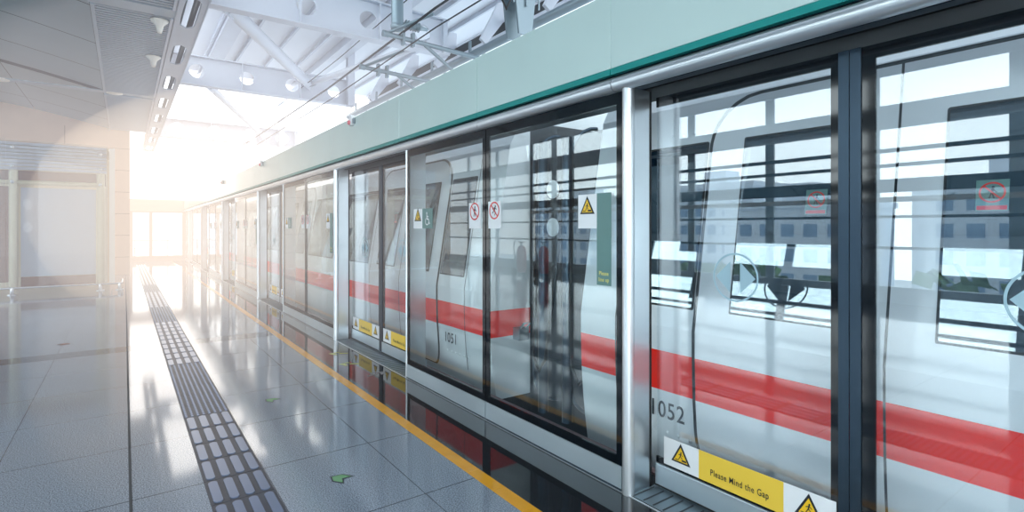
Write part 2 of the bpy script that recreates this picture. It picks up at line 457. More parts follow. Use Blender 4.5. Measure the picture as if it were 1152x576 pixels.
NB = 6
for k in range(NB):
    ya = Y0P + PER * k; yb = min(ya + PER - OPEN, YEND - 0.05); ym = (ya + yb) / 2
    if ya > YEND - 0.3: break
    # fixed panes
    for j, (p0, p1) in enumerate(((ya + 0.042, ym - 0.006), (ym + 0.006, yb - 0.015))):
        if p1 - p0 < 0.3: continue
        side = 'nearer' if j == 0 else 'farther'
        t = empty('fixed_screen', (XF, (p0 + p1) / 2, 0), '%s fixed glass screen of the %s pair along the platform' % (side, ORD[k]), 'glass screen', 'fixed glass screens between the doorways')
        mb = MB(); glass_pane(mb, XF, p0 + 0.002, p1 - 0.002, 0.15, ZT, M['glass']); mb.build('glass_pane', t)
        mb = MB(); frit(mb, XF, p0, p1, 0.151, ZT, 0.045, 0.07, 0.055); mb.build('black_border', t)
        mb = MB(); mb.box(XF - 0.012, XF + 0.02, p0, p1, 0.004, 0.15, M['steelh']); mb.box(XF - 0.016, XF - 0.012, p0, p1, 0.004, 0.014, M['darkmetal'])
        mb.build('kick_plate', t)
        if k < 4:
            if j == 0:
                card(t, 'notice_card', p0 + 0.385, 1.6, 0.173, 0.222, 'warn', 'white card with yellow warning triangle')
                card(t, 'notice_strip', p0 + 0.212, 1.24, 0.123, 0.585, 'line', 'grey-green strip lettered Please line up')
                card(t, 'notice_card', p1 - 0.035, 1.6, 0.181, 0.222, 'run', 'white card forbidding running')
            else:
                card(t, 'notice_card', p0 + 0.26, 1.6, 0.189, 0.222, 'lean', 'white card forbidding leaning')
                card(t, 'notice_card', p1 - 0.165, 1.6, 0.2, 0.2, 'warn', 'white card with yellow warning triangle')
                card(t, 'notice_card', p1 - 0.365, 1.6, 0.217, 0.2, 'wheel', 'grey-green card with white wheelchair symbol')
    # post and return
    t = empty('door_post', (XF, ya, 0), '%s stainless steel post with rounded nose beside a sliding doorway' % ORD[k], 'post', 'stainless posts')
    mb = MB(); mb.tube([(XF + 0.002, ya, 0.0), (XF + 0.002, ya, 2.447)], 0.036, M['tube'], 24); mb.build('rounded_nose', t)
    mb = MB(); mb.box(XF + 0.02, XD - 0.052, ya - 0.02, ya + 0.02, 0.0, 2.447, M['steel'])
    mb.box(XD - 0.052, XD - 0.034, ya - 0.022, ya + 0.02, 0.0, 2.447, M['black']); mb.build('return_panel', t)
    ye = ya + PER - OPEN
    if ye < YEND - 0.5:
        t = empty('end_post', (XF, ye, 0), 'slim stainless edge post beyond the %s pair of fixed screens' % ORD[k], 'post', 'slim stainless edge posts')
        mb = MB(); mb.tube([(XF, ye, 0.0), (XF, ye, 2.447)], 0.016, M['tube'], 16); mb.build('edge_tube', t)
        mb = MB(); mb.box(XF + 0.014, XD - 0.01, ye - 0.012, ye + 0.012, 0.0, 2.447, M['steel']); mb.build('return_panel', t)

def door_leaf(k, j, y0, y1, side):
    t = empty('sliding_door', (XD, (y0 + y1) / 2, 0), '%s leaf of the %s glass sliding doorway along the platform' % (side, ORD[k]), 'sliding door', 'glass sliding door leaves')
    mb = MB(); glass_pane(mb, XD, y0 + 0.004, y1 - 0.004, 0.15, ZT - 0.02, M['doorglass']); mb.build('glass_pane', t)
    mb = MB()
    near, far = (0.028, 0.045) if j == 0 else (0.045, 0.028)
    w0, w1 = (0.035, 0.012) if j == 0 else (0.012, 0.035)
    inner = y0 if j == 0 else y1
    mb.box(XD - 0.014, XD + 0.014, inner - (0 if j == 0 else 0.045), inner + (0.045 if j == 0 else 0), 0.02, ZT - 0.02, M['darkmetal'])
    mb.build('edge_frame', t)
    mb = MB()
    q0, q1 = (y0 + 0.045, y1) if j == 0 else (y0, y1 - 0.045)
    mb.box(XD - 0.007, XD + 0.007, q0, q1, 0.151, 0.19, M['frit']); mb.box(XD - 0.007, XD + 0.007, q0, q1, ZT - 0.08, ZT - 0.021, M['frit'])
    if j == 0: mb.box(XD - 0.0065, XD + 0.0065, q0, q0 + 0.035, 0.19, ZT - 0.08, M['frit'])
    else: mb.box(XD - 0.0065, XD + 0.0065, q1 - 0.055, q1, 0.19, ZT - 0.08, M['frit'])
    mb.build('black_border', t)
    mb = MB(); mb.box(XD - 0.018, XD + 0.018, q0, q1, 0.015, 0.15, M['steelh']); mb.box(XD - 0.022, XD - 0.018, q0, q1, 0.015, 0.024, M['black']); mb.build('kick_plate', t, bevel=0.002)
    # warning sticker  (a runs to the viewer's right = -Y)
    L = 0.977; ys = y1 - 0.06 if j == 0 else y1 - 0.075
    mb = MB(); ar = Art(mb, facing(XD - 0.0095, ys, 0.165))
    mb.box(XD - 0.0095, XD - 0.0072, ys - L, ys, 0.165, 0.33, M['white'])
    ar.rect(0.246, 0.733, 0, 0.165, M['yellow'], 1)
    warn_triangle(ar, (0.123, 0.078), 0.135); warn_triangle(ar, (L - 0.122, 0.078), 0.135)
    Art(mb, facing(XD - 0.0095, ys, 0.165)).text('Please Mind the Gap', (0.49, 0.062), 0.05, M['ink'], 3, 0.72)
    o = mb.build('gap_sticker', t); o['label'] = 'yellow and white sticker lettered Please Mind the Gap'
    # circular door mark
    cy = y1 - 0.53 if j == 0 else y0 + 0.58
    mb = MB(); ar = Art(mb, facing(XD - 0.0085, cy, 1.335)); m = M['paleblue']
    ar.ring((0, 0), 0.122, 0.132, m, 0, 56)
    ar.poly([(-0.115, 0), (-0.028, -0.085), (-0.028, 0.085)], m, 0); ar.poly([(0.115, 0), (0.028, 0.085), (0.028, -0.085)], m, 0)
    o = mb.build('door_mark', t); o['label'] = 'pale ring with two outward arrowheads on the glass'
for k in range(NB):
    ya = Y0P + PER * k
    if ya > YEND: break
    c = ya - OPEN / 2 + 0.06
    door_leaf(k, 0, c + 0.002, ya - 0.036, 'farther')
    door_leaf(k, 1, ya - OPEN + 0.014, c - 0.002, 'nearer')
    t = MB()
    t.box(XF, 2.80, ya - OPEN + 0.01, ya - 0.02, -0.011, 0.0025, M['galv'])
    n = 34
    for i in range(n):
        yy = ya - OPEN + 0.04 + (OPEN - 0.08) * i / (n - 1)
        t.box(XF + 0.012, XD - 0.03, yy - 0.004, yy + 0.004, 0.0025, 0.0055, M['joint'])
    tag(t.build('threshold_plate'), 'ribbed metal threshold plate below the %s sliding doorway' % ORD[k], 'threshold', 'ribbed threshold plates')

# header: mint panels, teal line, steel cornice tube, dark beam
XH = 2.40
cuts = [-0.19]
for k in range(NB):
    ya = Y0P + PER * k; cuts += [ya + 0.09, ya + 1.62, ya + 3.19]
cuts = [c for c in cuts if c < YEND - 0.6] + [YEND - 0.02]
pos = ['short', 'long']
names = ['first', 'second', 'third', 'fourth', 'fifth', 'sixth', 'seventh', 'eighth', 'ninth', 'tenth', 'eleventh', 'twelfth', 'thirteenth', 'fourteenth', 'fifteenth', 'sixteenth', 'seventeenth', 'eighteenth', 'nineteenth', 'twentieth', 'twenty-first']
vis = 0
for i in range(len(cuts) - 1):
    a, b = cuts[i] + 0.0025, cuts[i + 1] - 0.0025
    lab = names[max(0, i - 2)] if i >= 2 else ('nearest' if i == 1 else 'hidden near end')
    t = empty('header_panel', (XH, (a + b) / 2, 2.53), '%s pale mint fascia panel above the glass screens, counted from the camera' % names[i], 'fascia panel', 'mint fascia panels above the screens')
    mb = MB(); mb.box(XH, XH + 0.03, a, b, 2.575, 3.04, M['mint']); mb.build('panel', t, bevel=0.003)
    mb = MB(); mb.box(XH - 0.003, XH + 0.03, a, b, 2.535, 2.572, M['teal']); mb.build('teal_band', t)
    mb = MB(); mb.tube([(XH + 0.045, a, 2.483), (XH + 0.045, b, 2.483)], 0.046, M['tube'], 24); mb.build('cornice_tube', t)
mb = MB()
mb.box(XH + 0.032, 2.86, -0.3, YEND - 0.02, 2.532, 3.03, M['darkmetal'])
mb.box(XH + 0.093, XF + 0.10, -0.3, YEND - 0.02, 2.447, 2.532, M['darkmetal'])
mb.box(XD - 0.10, 2.86, -0.3, YEND - 0.02, 2.447, 2.525, M['black'])
tag(mb.build('header_beam'), 'dark blue-grey beam carrying the mint fascia above the glass doors', 'beam')
for i, yy in enumerate((6.8, 12.4, 18.0)):
    t = empty('door_alarm', (XH - 0.02, yy, 2.98), 'small white box with red lamp on the fascia top, %s of three' % ['nearest', 'middle', 'farthest'][i], 'alarm lamp', 'alarm lamps on the mint fascia')
    mb = MB(); mb.box(XH - 0.05, XH - 0.001, yy - 0.045, yy + 0.045, 2.93, 3.06, M['white']); mb.box(XH - 0.03, XH - 0.001, yy - 0.08, yy - 0.045, 2.95, 3.02, M['galv']); mb.build('housing', t, bevel=0.006)
    mb = MB(); mb.lathe([(0.0, -0.03), (0.022, -0.024), (0.03, -0.01), (0.03, 0.0)], (XH - 0.05, yy, 2.965), M['lampred'], 'x', 16); mb.build('lamp', t)

# ------------------------------------------------------------------ train
def XT(z):
    if z < 0.8: return 2.9 + 0.10 * (0.8 - z) ** 2
    if z < 2.45: return 2.9 + 0.165 * max(0, z - 0.95)
    return 2.9 + 0.165 * 1.5 + (z - 2.45) * 0.55
ZR0, ZR1 = 0.52, 0.785
LEV = [-0.75, -0.1, 0.0, 0.15, 0.3, ZR0, ZR1, 0.95, 1.1, 1.4, 1.8, 2.15, 2.3, 2.45, 2.7]
def levels(z0, z1, r):
    s = {round(z0, 4), round(z1, 4)}
    for z in LEV:
        if z0 < z < z1: s.add(z)
    if r > 0:
        for k in range(1, 7):
            a = PI / 2 * k / 6
            s.add(round(z0 + r * (1 - math.cos(a)), 4)); s.add(round(z1 - r * (1 - math.cos(a)), 4))
    return sorted(s)
def patch(mb, y0, y1, z0, z1, off, m, r=0.0, red=False, rl=True, rr=True, bot=True):
    zs = levels(z0, z1, r); vs = []; fs = []; ms = []
    for z in zs:
        ins = 0
        if r > 0:
            dz = None
            if z < z0 + r and bot: dz = z0 + r - z; 
            if z > z1 - r: dz = z - (z1 - r)
            if dz is not None: ins = (r - math.sqrt(max(0, r * r - dz * dz))) * (0.45 if z < z0 + r else 1)
        vs.append((XT(z) - off, y0 + (ins if rl else 0), z)); vs.append((XT(z) - off, y1 - (ins if rr else 0), z))
    for i in range(len(zs) - 1):
        zc = (zs[i] + zs[i + 1]) / 2
        mm = M['trainred'] if red and ZR0 < zc < ZR1 else m
        mb.add([vs[2 * i], vs[2 * i + 1], vs[2 * i + 3], vs[2 * i + 2]], [(0, 2, 3, 1)] if False else [(0, 1, 2, 3)], mm, False)
def train_car(y0, y1, doors, wins, number, num_y, label, ends):
    t = empty('train_car', (4.4, (y0 + y1) / 2, -0.75), label, 'train')
    mb = MB()
    XC = 4.4
    prof = [(XT(z), z) for z in LEV] + [(3.55, 2.95), (4.0, 3.05)]
    full = prof + [(2 * XC - x, z) for x, z in reversed(prof)]
    n = len(full)
    for i in range(n - 1):
        (xa, za), (xb, zb) = full[i], full[i + 1]
        zc = (za + zb) / 2
        mm = M['trainred'] if ZR0 < zc < ZR1 else (M['dark'] if zc < -0.1 else M['train'])
        mb.add([(xa, y0, za), (xa, y1, za), (xb, y1, zb), (xb, y0, zb)], [(0, 1, 2, 3)], mm)
    for yy in (y0, y1):
        for i in range(len(LEV) - 1):
            za, zb = LEV[i], LEV[i + 1]; zc = (za + zb) / 2
            mm = M['trainred'] if ZR0 < zc < ZR1 else (M['dark'] if zc < -0.1 else M['train'])
            mb.add([(XT(za), yy, za), (3.4, yy, za), (3.4, yy, zb), (XT(zb), yy, zb)], [(0, 1, 2, 3)], mm)
        m2 = M['bellow']
        mb.add([(3.4, yy, -0.75), (2 * XC - 2.95, yy, -0.75), (2 * XC - 3.3, yy, 2.7), (3.4, yy, 2.7)], [(0, 1, 2, 3)], m2)
        mb.add([(XT(2.7), yy, 2.7), (3.55, yy, 2.95), (4.0, yy, 3.05), (4.8, yy, 3.05), (5.25, yy, 2.95), (2 * XC - XT(2.7), yy, 2.7)], [(0, 1, 2, 3, 4, 5)], M['train'])
    mb.build('body', t)
    for c in doors:
        for s in (-1, 1):
            a, b = (c - 1.03, c - 0.006) if s < 0 else (c + 0.006, c + 1.03)
            mb = MB(); rl = s < 0; rr = s > 0
            patch(mb, a - (0.026 if rl else 0.008), b + (0.026 if rr else 0.008), 0.02, 2.442, 0.004, M['black'], 0.31, False, rl, rr, True)
            patch(mb, a, b, 0.035, 2.42, 0.010, M['train'], 0.30, True, rl, rr, True)
            o = mb.build('door_leaf', t)
            wa, wb = (c + 0.20, c + 0.80) if s > 0 else (c - 0.80, c - 0.20)
            mb = MB(); patch(mb, wa - 0.012, wb + 0.012, 1.09, 2.16, 0.013, M['black'], 0.012)
            patch(mb, wa, wb, 1.102, 2.148, 0.016, M['twin'], 0.01)
            w = mb.build('door_window', o); w.location = (0, 0, 0)
            yy = (wa + wb) / 2 - 0.14 * s
            mb = MB(); ar = Art(mb, lambda aa, bb, l, yy=yy: (XT(1.75 + bb) - 0.019 - 0.0012 * l, yy - aa, 1.75 + bb))
            ar.rect(-0.055, 0.055, -0.075, 0.06, M['greengrey'], 0); prohibit(ar, (0, 0.005), 0.045, 'lean'); ar.rect(-0.05, 0.05, -0.07, -0.052, M['redink'], 1)
            w = mb.build('window_sticker', o); w.location = (0, 0, 0)
    for (a, b) in wins:
        mb = MB(); patch(mb, a, b, 1.08, 2.17, 0.004, M['black'], 0.02); patch(mb, a + 0.015, b - 0.015, 1.095, 2.155, 0.008, M['twin'], 0.015)
        mb.build('side_window', t)
    for yy in ends:
        mb = MB(); patch(mb, yy - 0.005, yy + 0.005, 0.1, 2.6, 0.006, M['black']); mb.build('panel_seam', t)
    mb = MB(); ar = Art(mb, lambda a, b, l: (XT(0.385) - 0.006, num_y - a, 0.385 + b))
    ar.text(number, (0, 0), 0.155, M['ink'], 0, 0.85)
    mb.build('car_number', t)
    mb = MB()
    for yy in (y0 + 2.6, y1 - 2.6):
        for dy in (-1.2, 1.2):
            for xx in (3.68, 5.12): mb.lathe([(0, -0.06), (0.42, -0.06), (0.42, 0.02), (0.46, 0.02), (0.46, 0.06), (0, 0.06)], (xx, yy + dy, -0.69), M['dark'], 'x', 20)
    mb.build('bogie_wheels', t)
    # bolt heads along the sill
    mb = MB()
    for yy in [num_y - 0.35 + 0.09 * i for i in range(6)]:
        mb.lathe([(0, -0.005), (0.009, -0.004), (0.012, 0)], (XT(0.24) - 0.001, yy, 0.24), M['train'], 'x', 10)
        mb.lathe([(0, -0.005), (0.009, -0.004), (0.012, 0)], (XT(2.22) - 0.001, yy, 2.24), M['train'], 'x', 10)
    mb.build('bolt', t)
    return t
train_car(-8.4, 3.07, [1.0, -4.49], [(2.06, 2.66), (-3.2, -1.4), (-0.9, -0.3)], '1052', 2.262, 'white train car with red band, number 1052, nearest the camera', [2.70])
d1 = [6.49 + PER * i for i in range(4)]
w1 = [(4.88, 5.42)]
for c in d1[:-1]: w1 += [(c + 1.15, c + 2.65), (c + 2.82, c + PER - 1.15)]
train_car(4.36, 26.6, d1, w1 + [(24.1, 24.9)], '1051', 5.16, 'white train car with red band, number 1051, beyond the gap', [4.84])
# gangway
t = empty('gangway', (4.4, 3.715, -0.2), 'dark ribbed gangway bellows joining the two white train cars', 'gangway')
mb = MB(); N = 9
def loop(x0, x1, z0, z1, r, y):
    pts = []
    for cx, cz, a0 in ((x0 + r, z1 - r, PI / 2), (x0 + r, z0 + r, PI), (x1 - r, z0 + r, 1.5 * PI), (x1 - r, z1 - r, 0)):
        for k in range(7):
            a = a0 + PI / 2 * k / 6
            pts.append((cx + r * math.cos(a), y, cz + r * math.sin(a)))
    return pts
L = []; cnt = 2 * N + 1
for i in range(cnt):
    yy = 3.10 + (4.33 - 3.10) * i / (cnt - 1); o = 0.0 if i % 2 == 0 else 0.075
    L.append(loop(3.42 + o, 5.38 - o, -0.2 + o, 2.55 - o, 0.32, yy))
n = len(L[0]); vs = [p for l in L for p in l]; fs = []
for i in range(cnt - 1):
    for k in range(n): fs.append((i * n + k, i * n + (k + 1) % n, (i + 1) * n + (k + 1) % n, (i + 1) * n + k))
mb.add(vs, fs, M['bellow']); mb.build('bellows', t)
for yy in (3.16, 3.72, 4.27):
    mb = MB(); mb.tube([Vector(p) + Vector((-0.015, 0, 0)) for p in loop(3.40, 5.40, -0.2, 2.57, 0.34, yy)] , 0.018, M['darkmetal'], 8, False); mb.build('hoop', t)
for i, yy in enumerate((3.42, 3.98)):
    mb = MB(); mb.tube([(3.36, yy - 0.2, 2.3), (3.30, yy - 0.15, 1.2), (3.25, yy - 0.05, 0.35), (3.25, yy + 0.05, 0.22), (3.26, yy + 0.15, 0.35), (3.34, yy + 0.25, 1.3), (3.4, yy + 0.28, 2.2)], 0.017, M['black'], 8); mb.build('jumper_cable', t)
for yy in (4.06, 3.71):
    mb = MB(); mb.tube([(3.33, yy, -0.2), (3.33, yy, 2.45)], 0.05, M['darkmetal'], 14); mb.build('reflection_post', t)  # posts added in place of the column mirrored in the screen
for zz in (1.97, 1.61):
    mb = MB(); mb.lathe([(0.0, -0.012), (0.08, -0.012), (0.088, -0.006), (0.088, 0.0)], (3.285, 3.86, zz), M['white'], 'x', 28); mb.box(3.285, 3.40, 3.84, 3.88, zz - 0.03, zz + 0.03, M['darkmetal']); mb.build('reflection_disc', t)  # white discs added to imitate bright round reflections in the glass
mb = MB(); mb.box(3.18, 3.30, 4.25, 4.36, 0.48, 0.60, M['galv']); mb.tube([(3.2, 4.26, 0.6), (3.2, 4.2, 0.66), (3.28, 4.2, 0.66), (3.28, 4.26, 0.6)], 0.012, M['galv'], 8); mb.build('coupling_socket', t, bevel=0.01)

# ------------------------------------------------------------------ ceiling on the left
ZC = 5.0
def vault(x):            # soft arch of the panelled soffit
    u = (x + 0.42) / -7.6
    return ZC + 0.02 + 0.62 * math.sin(PI * min(1, max(0, u)) * 0.95)
mb = MB()
xs = [-0.42 - 7.6 * i / 28 for i in range(29)]
ycuts = [-7, -2.6, 1.8, 6.2, 8.2, 10.4, 12.5, 14.6, 16.55, 16.85, 18.9, 21.0, 22.9]
for j in range(len(ycuts) - 1):
    a, b = ycuts[j] + 0.015, ycuts[j + 1] - 0.015
    if abs(ycuts[j] - 16.55) < 0.01: continue
    for i in range(28):
        x0, x1 = xs[i], xs[i + 1]
        if i % 7 == 0: x0 -= 0.012
        mb.add([(x0, a, vault(x0)), (x0, b, vault(x0)), (x1, b, vault(x1)), (x1, a, vault(x1))], [(0, 1, 2, 3)], M['ceil'], True)
for i in range(28):
    mb.add([(xs[i], -7, vault(xs[i]) + 0.06), (xs[i], 22.9, vault(xs[i]) + 0.06), (xs[i + 1], 22.9, vault(xs[i + 1]) + 0.06), (xs[i + 1], -7, vault(xs[i + 1]) + 0.06)], [(0, 1, 2, 3)], M['joint'], True)
struct(mb.build('ceiling'), 'curved grey metal panelled soffit above the left of the platform', 'ceiling')
# slatted zones
def slats(y0, y1, label):
    t = empty('slatted_ceiling', (0.12, (y0 + y1) / 2, ZC), label, 'ceiling panel', 'slatted ceiling panels')
    mb = MB(); y = y0 + 0.03
    while y < y1 - 0.05:
        mb.box(-0.37, 0.60, y, y + 0.055, ZC - 0.02, ZC + 0.05, M['slat']); y += 0.11
    mb.build('slats', t)
    mb = MB(); mb.box(-0.42, -0.37, y0, y1, ZC - 0.04, ZC + 0.09, M['slat']); mb.box(0.60, 0.638, y0, y1, ZC - 0.05, ZC + 0.09, M['steelwhite'])
    mb.box(-0.37, 0.6, y0, y1, ZC + 0.1, ZC + 0.12, M['joint']); mb.build('edge_frame', t)
slats(10.15, 16.5, 'grey slatted ceiling strip above the tactile paving, nearer section')
slats(16.9, 22.88, 'grey slatted ceiling strip, farther section near the cream wall')
slats(-7, 9.7, 'grey slatted ceiling strip nearest and above the camera')
mb = MB(); mb.box(-0.44, 0.645, 9.75, 10.12, ZC - 0.03, ZC + 0.22, M['slat']); tag(mb.build('cross_beam'), 'pale grey cross beam closing the near end of the slatted ceiling', 'beam')
mb = MB(); mb.box(-8, 0.645, 16.56, 16.84, ZC + 0.0, ZC + 0.02, M['slat'])
for x in (-2.3, -0.2): mb.lathe([(0, -0.02), (0.16, -0.02), (0.18, 0.01)], (x, 16.7, ZC), M['lampshade'], 'z', 20)
tag(mb.build('light_trough'), 'narrow light trough crossing the curved soffit', 'light trough')
# perforated fascia running along the platform
def holed(mb, fn, a0, a1, b0, b1, ha, hb, m, th, sq=2.0, n=32):
    """rectangular plate with one oval/oblong hole; fn(a,b,d)->xyz"""
    ca, cb = (a0 + a1) / 2, (b0 + b1) / 2; A, B = (a1 - a0) / 2, (b1 - b0) / 2
    angs = sorted(set([2 * PI * k / n for k in range(n)] + [math.atan2(B, A), PI - math.atan2(B, A), PI + math.atan2(B, A), 2 * PI - math.atan2(B, A)]))
    ins, outs = [], []
    for t in angs:
        c, s = math.cos(t), math.sin(t)
        k = 1.0 / ((abs(c) / ha) ** sq + (abs(s) / hb) ** sq) ** (1 / sq)
        ins.append((ca + c * k, cb + s * k))
        q = min(A / abs(c) if abs(c) > 1e-6 else 1e9, B / abs(s) if abs(s) > 1e-6 else 1e9)
        outs.append((ca + c * q, cb + s * q))
    n = len(angs)
    for d in (0, th):
        vs = [fn(a, b, d) for a, b in ins] + [fn(a, b, d) for a, b in outs]
        mb.add(vs, [(i, (i + 1) % n, (i + 1) % n + n, i + n) for i in range(n)], m)
    vs = [fn(a, b, 0) for a, b in ins] + [fn(a, b, th) for a, b in ins]
    mb.add(vs, [(i, (i + 1) % n, (i + 1) % n + n, i + n) for i in range(n)], m)
t = empty('perforated_fascia', (0.82, 8, ZC), 'pale blue-grey fascia beam with rounded slots running down the platform ceiling', 'beam')
mb = MB(); y = -6.2
while y < 28:
    holed(mb, lambda a, b, d: (a, b, ZC - 0.05 + d), 0.65, 1.02, y, y + 2.44, 0.11, 0.72, M['steelwhite'], 0.02, 4.0)
    y += 2.45
mb.box(0.645, 0.655, -6.2, y, ZC - 0.05, ZC + 0.28, M['steelwhite']); mb.box(1.015, 1.035, -6.2, y, ZC - 0.06, ZC + 0.28, M['steelwhite'])
mb.build('slotted_plate', t)
for x in (0.75, 0.92):
    mb = MB(); mb.tube([(x, -6.2, ZC + 0.14), (x, y, ZC + 0.14)], 0.045, M['galv'], 10); mb.build('conduit_pipe', t)
# downlight shells
for i, yy in enumerate((10.35, 12.6)):
    t = empty('spotlight', (0.46, yy, ZC - 0.02), 'white flared spotlight under the slatted ceiling, %s of two' % ('nearer', 'farther')[i], 'spotlight', 'white spotlights under the slats')
    mb = MB(); mb.lathe([(0.0, -0.2), (0.03, -0.2), (0.045, -0.15), (0.06, -0.08), (0.12, -0.02), (0.13, 0.0), (0.0, 0.0)], (0.46, yy, ZC - 0.03), M['lampshade'], 'z', 24); mb.build('shade', t)
    mb = MB(); mb.tube([(0.46, yy, ZC - 0.03), (0.46, yy, ZC)], 0.03, M['galv'], 10); mb.build('stem', t)

# ------------------------------------------------------------------ roof steelwork over the track
def roof_beam(y, z0, z1, x0, x1, label, r):
    t = empty('roof_beam', ((x0 + x1) / 2, y, z0), label, 'roof beam')
    mb = MB(); n = int((x1 - x0) / 1.3); w = (x1 - x0) / n
    for i in range(n): holed(mb, lambda a, b, d: (a, y + d, b), x0 + w * i, x0 + w * (i + 1), z0, z1, r, r, M['steelwhite'], 0.03)
    mb.build('web', t)
    mb = MB(); mb.box(x0, x1, y - 0.12, y + 0.15, z0 - 0.03, z0, M['steelwhite']); mb.build('flange', t)
    mb = MB(); mb.box(x0, x1, y - 0.12, y + 0.15, z1, z1 + 0.03, M['steelwhite']); mb.build('flange', t)
    for x in (2.9, 4.6, 6.2):
        mb = MB(); mb.box(x - 0.015, x + 0.015, y - 0.12, y, z0, z1, M['steelwhite']); mb.build('stiffener', t)
roof_beam(11.4, 5.8, 6.6, 1.05, 6.35, 'nearest white roof beam pierced with round holes', 0.2)
roof_beam(18.0, 5.8, 6.6, 1.05, 6.35, 'middle white roof beam pierced with round holes, above the header', 0.2)
roof_beam(25.2, 5.25, 5.95, 1.05, 6.35, 'farthest white roof beam pierced with round holes, in the bright haze', 0.26)
roof_beam(5.2, 5.8, 6.6, 1.05, 6.35, 'white roof beam overhead closest to the camera', 0.2)
def brace(p, q, r, label, cat='roof brace'):
    t = empty('roof_brace', p, label, cat)
    p = Vector(p); q = Vector(q); d = (q - p)
    mb = MB(); mb.tube([p + d * 0.06, q - d * 0.06], r, M['steelwhite'], 14); mb.build('tube', t)
    for c, s in ((p, 1), (q, -1)):
        mb = MB(); e = c + d * 0.10 * s; w = Vector((0, 0, r * 1.3)); mb.prism([c - w, c + w, e + w, e - w], Vector((0.012, 0, 0)), M['steelwhite']); mb.build('gusset_plate', t)
brace((1.45, 11.5, 6.0), (4.9, 17.9, 6.25), 0.15, 'thick white diagonal roof brace between the nearest and middle beams')
brace((1.9, 18.1, 5.95), (5.0, 25.1, 5.5), 0.1, 'white diagonal roof brace behind the middle beam')
brace((6.2, 11.5, 6.2), (4.75, 17.9, 6.25), 0.09, 'slim white diagonal brace above the overhead wires')
for (x, y, z0, z1, lab) in ((6.2, 17.85, 5.75, 7.6, 'white vertical steel post on the middle roof beam'), (5.6, 25.05, 5.2, 7.2, 'white vertical steel post on the farthest roof beam'), (5.2, 11.3, 5.8, 7.6, 'white vertical steel post on the nearest roof beam')):
    mb = MB(); mb.box(x - 0.12, x + 0.12, y - 0.1, y - 0.085, z0, z1, M['steelwhite']); mb.box(x - 0.12, x + 0.12, y + 0.085, y + 0.1, z0, z1, M['steelwhite']); mb.box(x - 0.01, x + 0.01, y - 0.085, y + 0.085, z0, z1, M['steelwhite'])
    tag(mb.build('roof_post'), lab, 'post')
# roof deck with ribs
mb = MB()
mb.box(0.9, 9.3, 3.0, 23.5, 7.6, 7.66, M['deck'])
for i in range(9):
    x = 1.3 + i * 0.95; mb.box(x - 0.03, x + 0.03, 3.0, 23.5, 7.48, 7.6, M['steelwhite'])
mb.box(2.3, 2.75, 3.0, 23.5, 7.36, 7.6, M['steelwhite']); mb.box(5.6, 6.1, 3.0, 23.5, 7.36, 7.6, M['steelwhite'])
struct(mb.build('roof_deck'), 'white ribbed roof deck above the tracks', 'roof')
mb = MB(); mb.box(-8.2, 1.05, -7, 23.0, 6.6, 6.7, M['deck']); struct(mb.build('roof_slab'), 'pale roof slab above the panelled soffit', 'roof')
# far side gutter, pipes and cladding
t = empty('side_gutter', (7.1, 10, 5.9), 'grey pipes and white gutter along the far roof edge', 'gutter')
mb = MB(); mb.box(7.3, 7.42, 2, 19, 6.28, 6.50, M['joint']); mb.box(7.28, 7.45, 2, 19, 6.50, 6.56, M['steelwhite']); mb.box(7.28, 7.45, 2, 19, 6.2, 6.28, M['steelwhite']); mb.build('louvre', t)
for i in range(7):
    mb = MB(); yy = 3.4 + i * 2.3; mb.prism([(6.6, yy, 5.95), (6.75, yy, 5.85), (7.3, yy, 6.55), (7.3, yy, 6.9), (7.1, yy, 6.9)], (0, 0.08, 0), M['steelwhite']); mb.build('fin', t)
for x, z, r in ((6.52, 5.62, 0.09), (6.9, 5.42, 0.07)):
    mb = MB(); mb.tube([(x, 2, z), (x, 19, z)], r, M['galv'], 12)
    for i in range(9): mb.box(x - 0.02, x + 0.02, 3 + i * 1.9, 3.08 + i * 1.9, z, z + 0.35, M['galv'])
    mb.build('pipe', t)

# ------------------------------------------------------------------ overhead line
for i, (x, z, r, lab) in enumerate(((4.3, H + 3.36, 0.012, 'dark contact wire, lowest of the overhead wires'), (4.25, H + 3.66, 0.012, 'dark overhead wire, second lowest, paired'), (4.32, H + 3.70, 0.012, 'dark overhead wire running just above its paired neighbour'), (4.55, H + 4.5, 0.011, 'dark overhead wire, highest of the set'))):
    mb = MB(); mb.tube([(x + 0.06 * math.sin(j * 1.1), -4 + j * 3.0, z + 0.03 * math.cos(j * 1.7)) for j in range(12)], r, M['wire'], 6)
    tag(mb.build('overhead_wire'), lab, 'wire', 'overhead wires')
def cantilever(y, z, x0, x1, label):
    t = empty('cantilever_arm', (x1, y, z), label, 'support arm', 'overhead wire support arms')
    mb = MB(); mb.tube([(x0, y, z), (x1, y, z - 0.08)], 0.045, M['galv'], 12); mb.tube([(x0 - 0.03, y, z), (x0 + 0.08, y, z)], 0.06, M['galv'], 12); mb.build('arm_tube', t)
    mb = MB(); mb.tube([(x0 + 0.75, y, z), (x0 + 1.7, y + 0.05, z - 0.55)], 0.035, M['galv'], 10); mb.build('strut', t)
    mb = MB(); mb.tube([(x0 + 0.1, y, z + 0.04), (x0 + 0.55, y - 0.9, z + 0.2)], 0.03, M['galv'], 8); mb.build('steady_arm', t)
    mb = MB()
    for dx in (0.35, 0.55): mb.box(x0 + dx, x0 + dx + 0.05, y - 0.05, y + 0.05, z - 0.14, z + 0.12, M['galv'])
    mb.build('wire_clamp', t)
cantilever(9.4, H + 3.62, 3.9, 6.2, 'nearer grey horizontal arm holding the overhead wires')
cantilever(11.0, H + 3.42, 4.05, 6.4, 'farther grey horizontal arm holding the overhead wires')
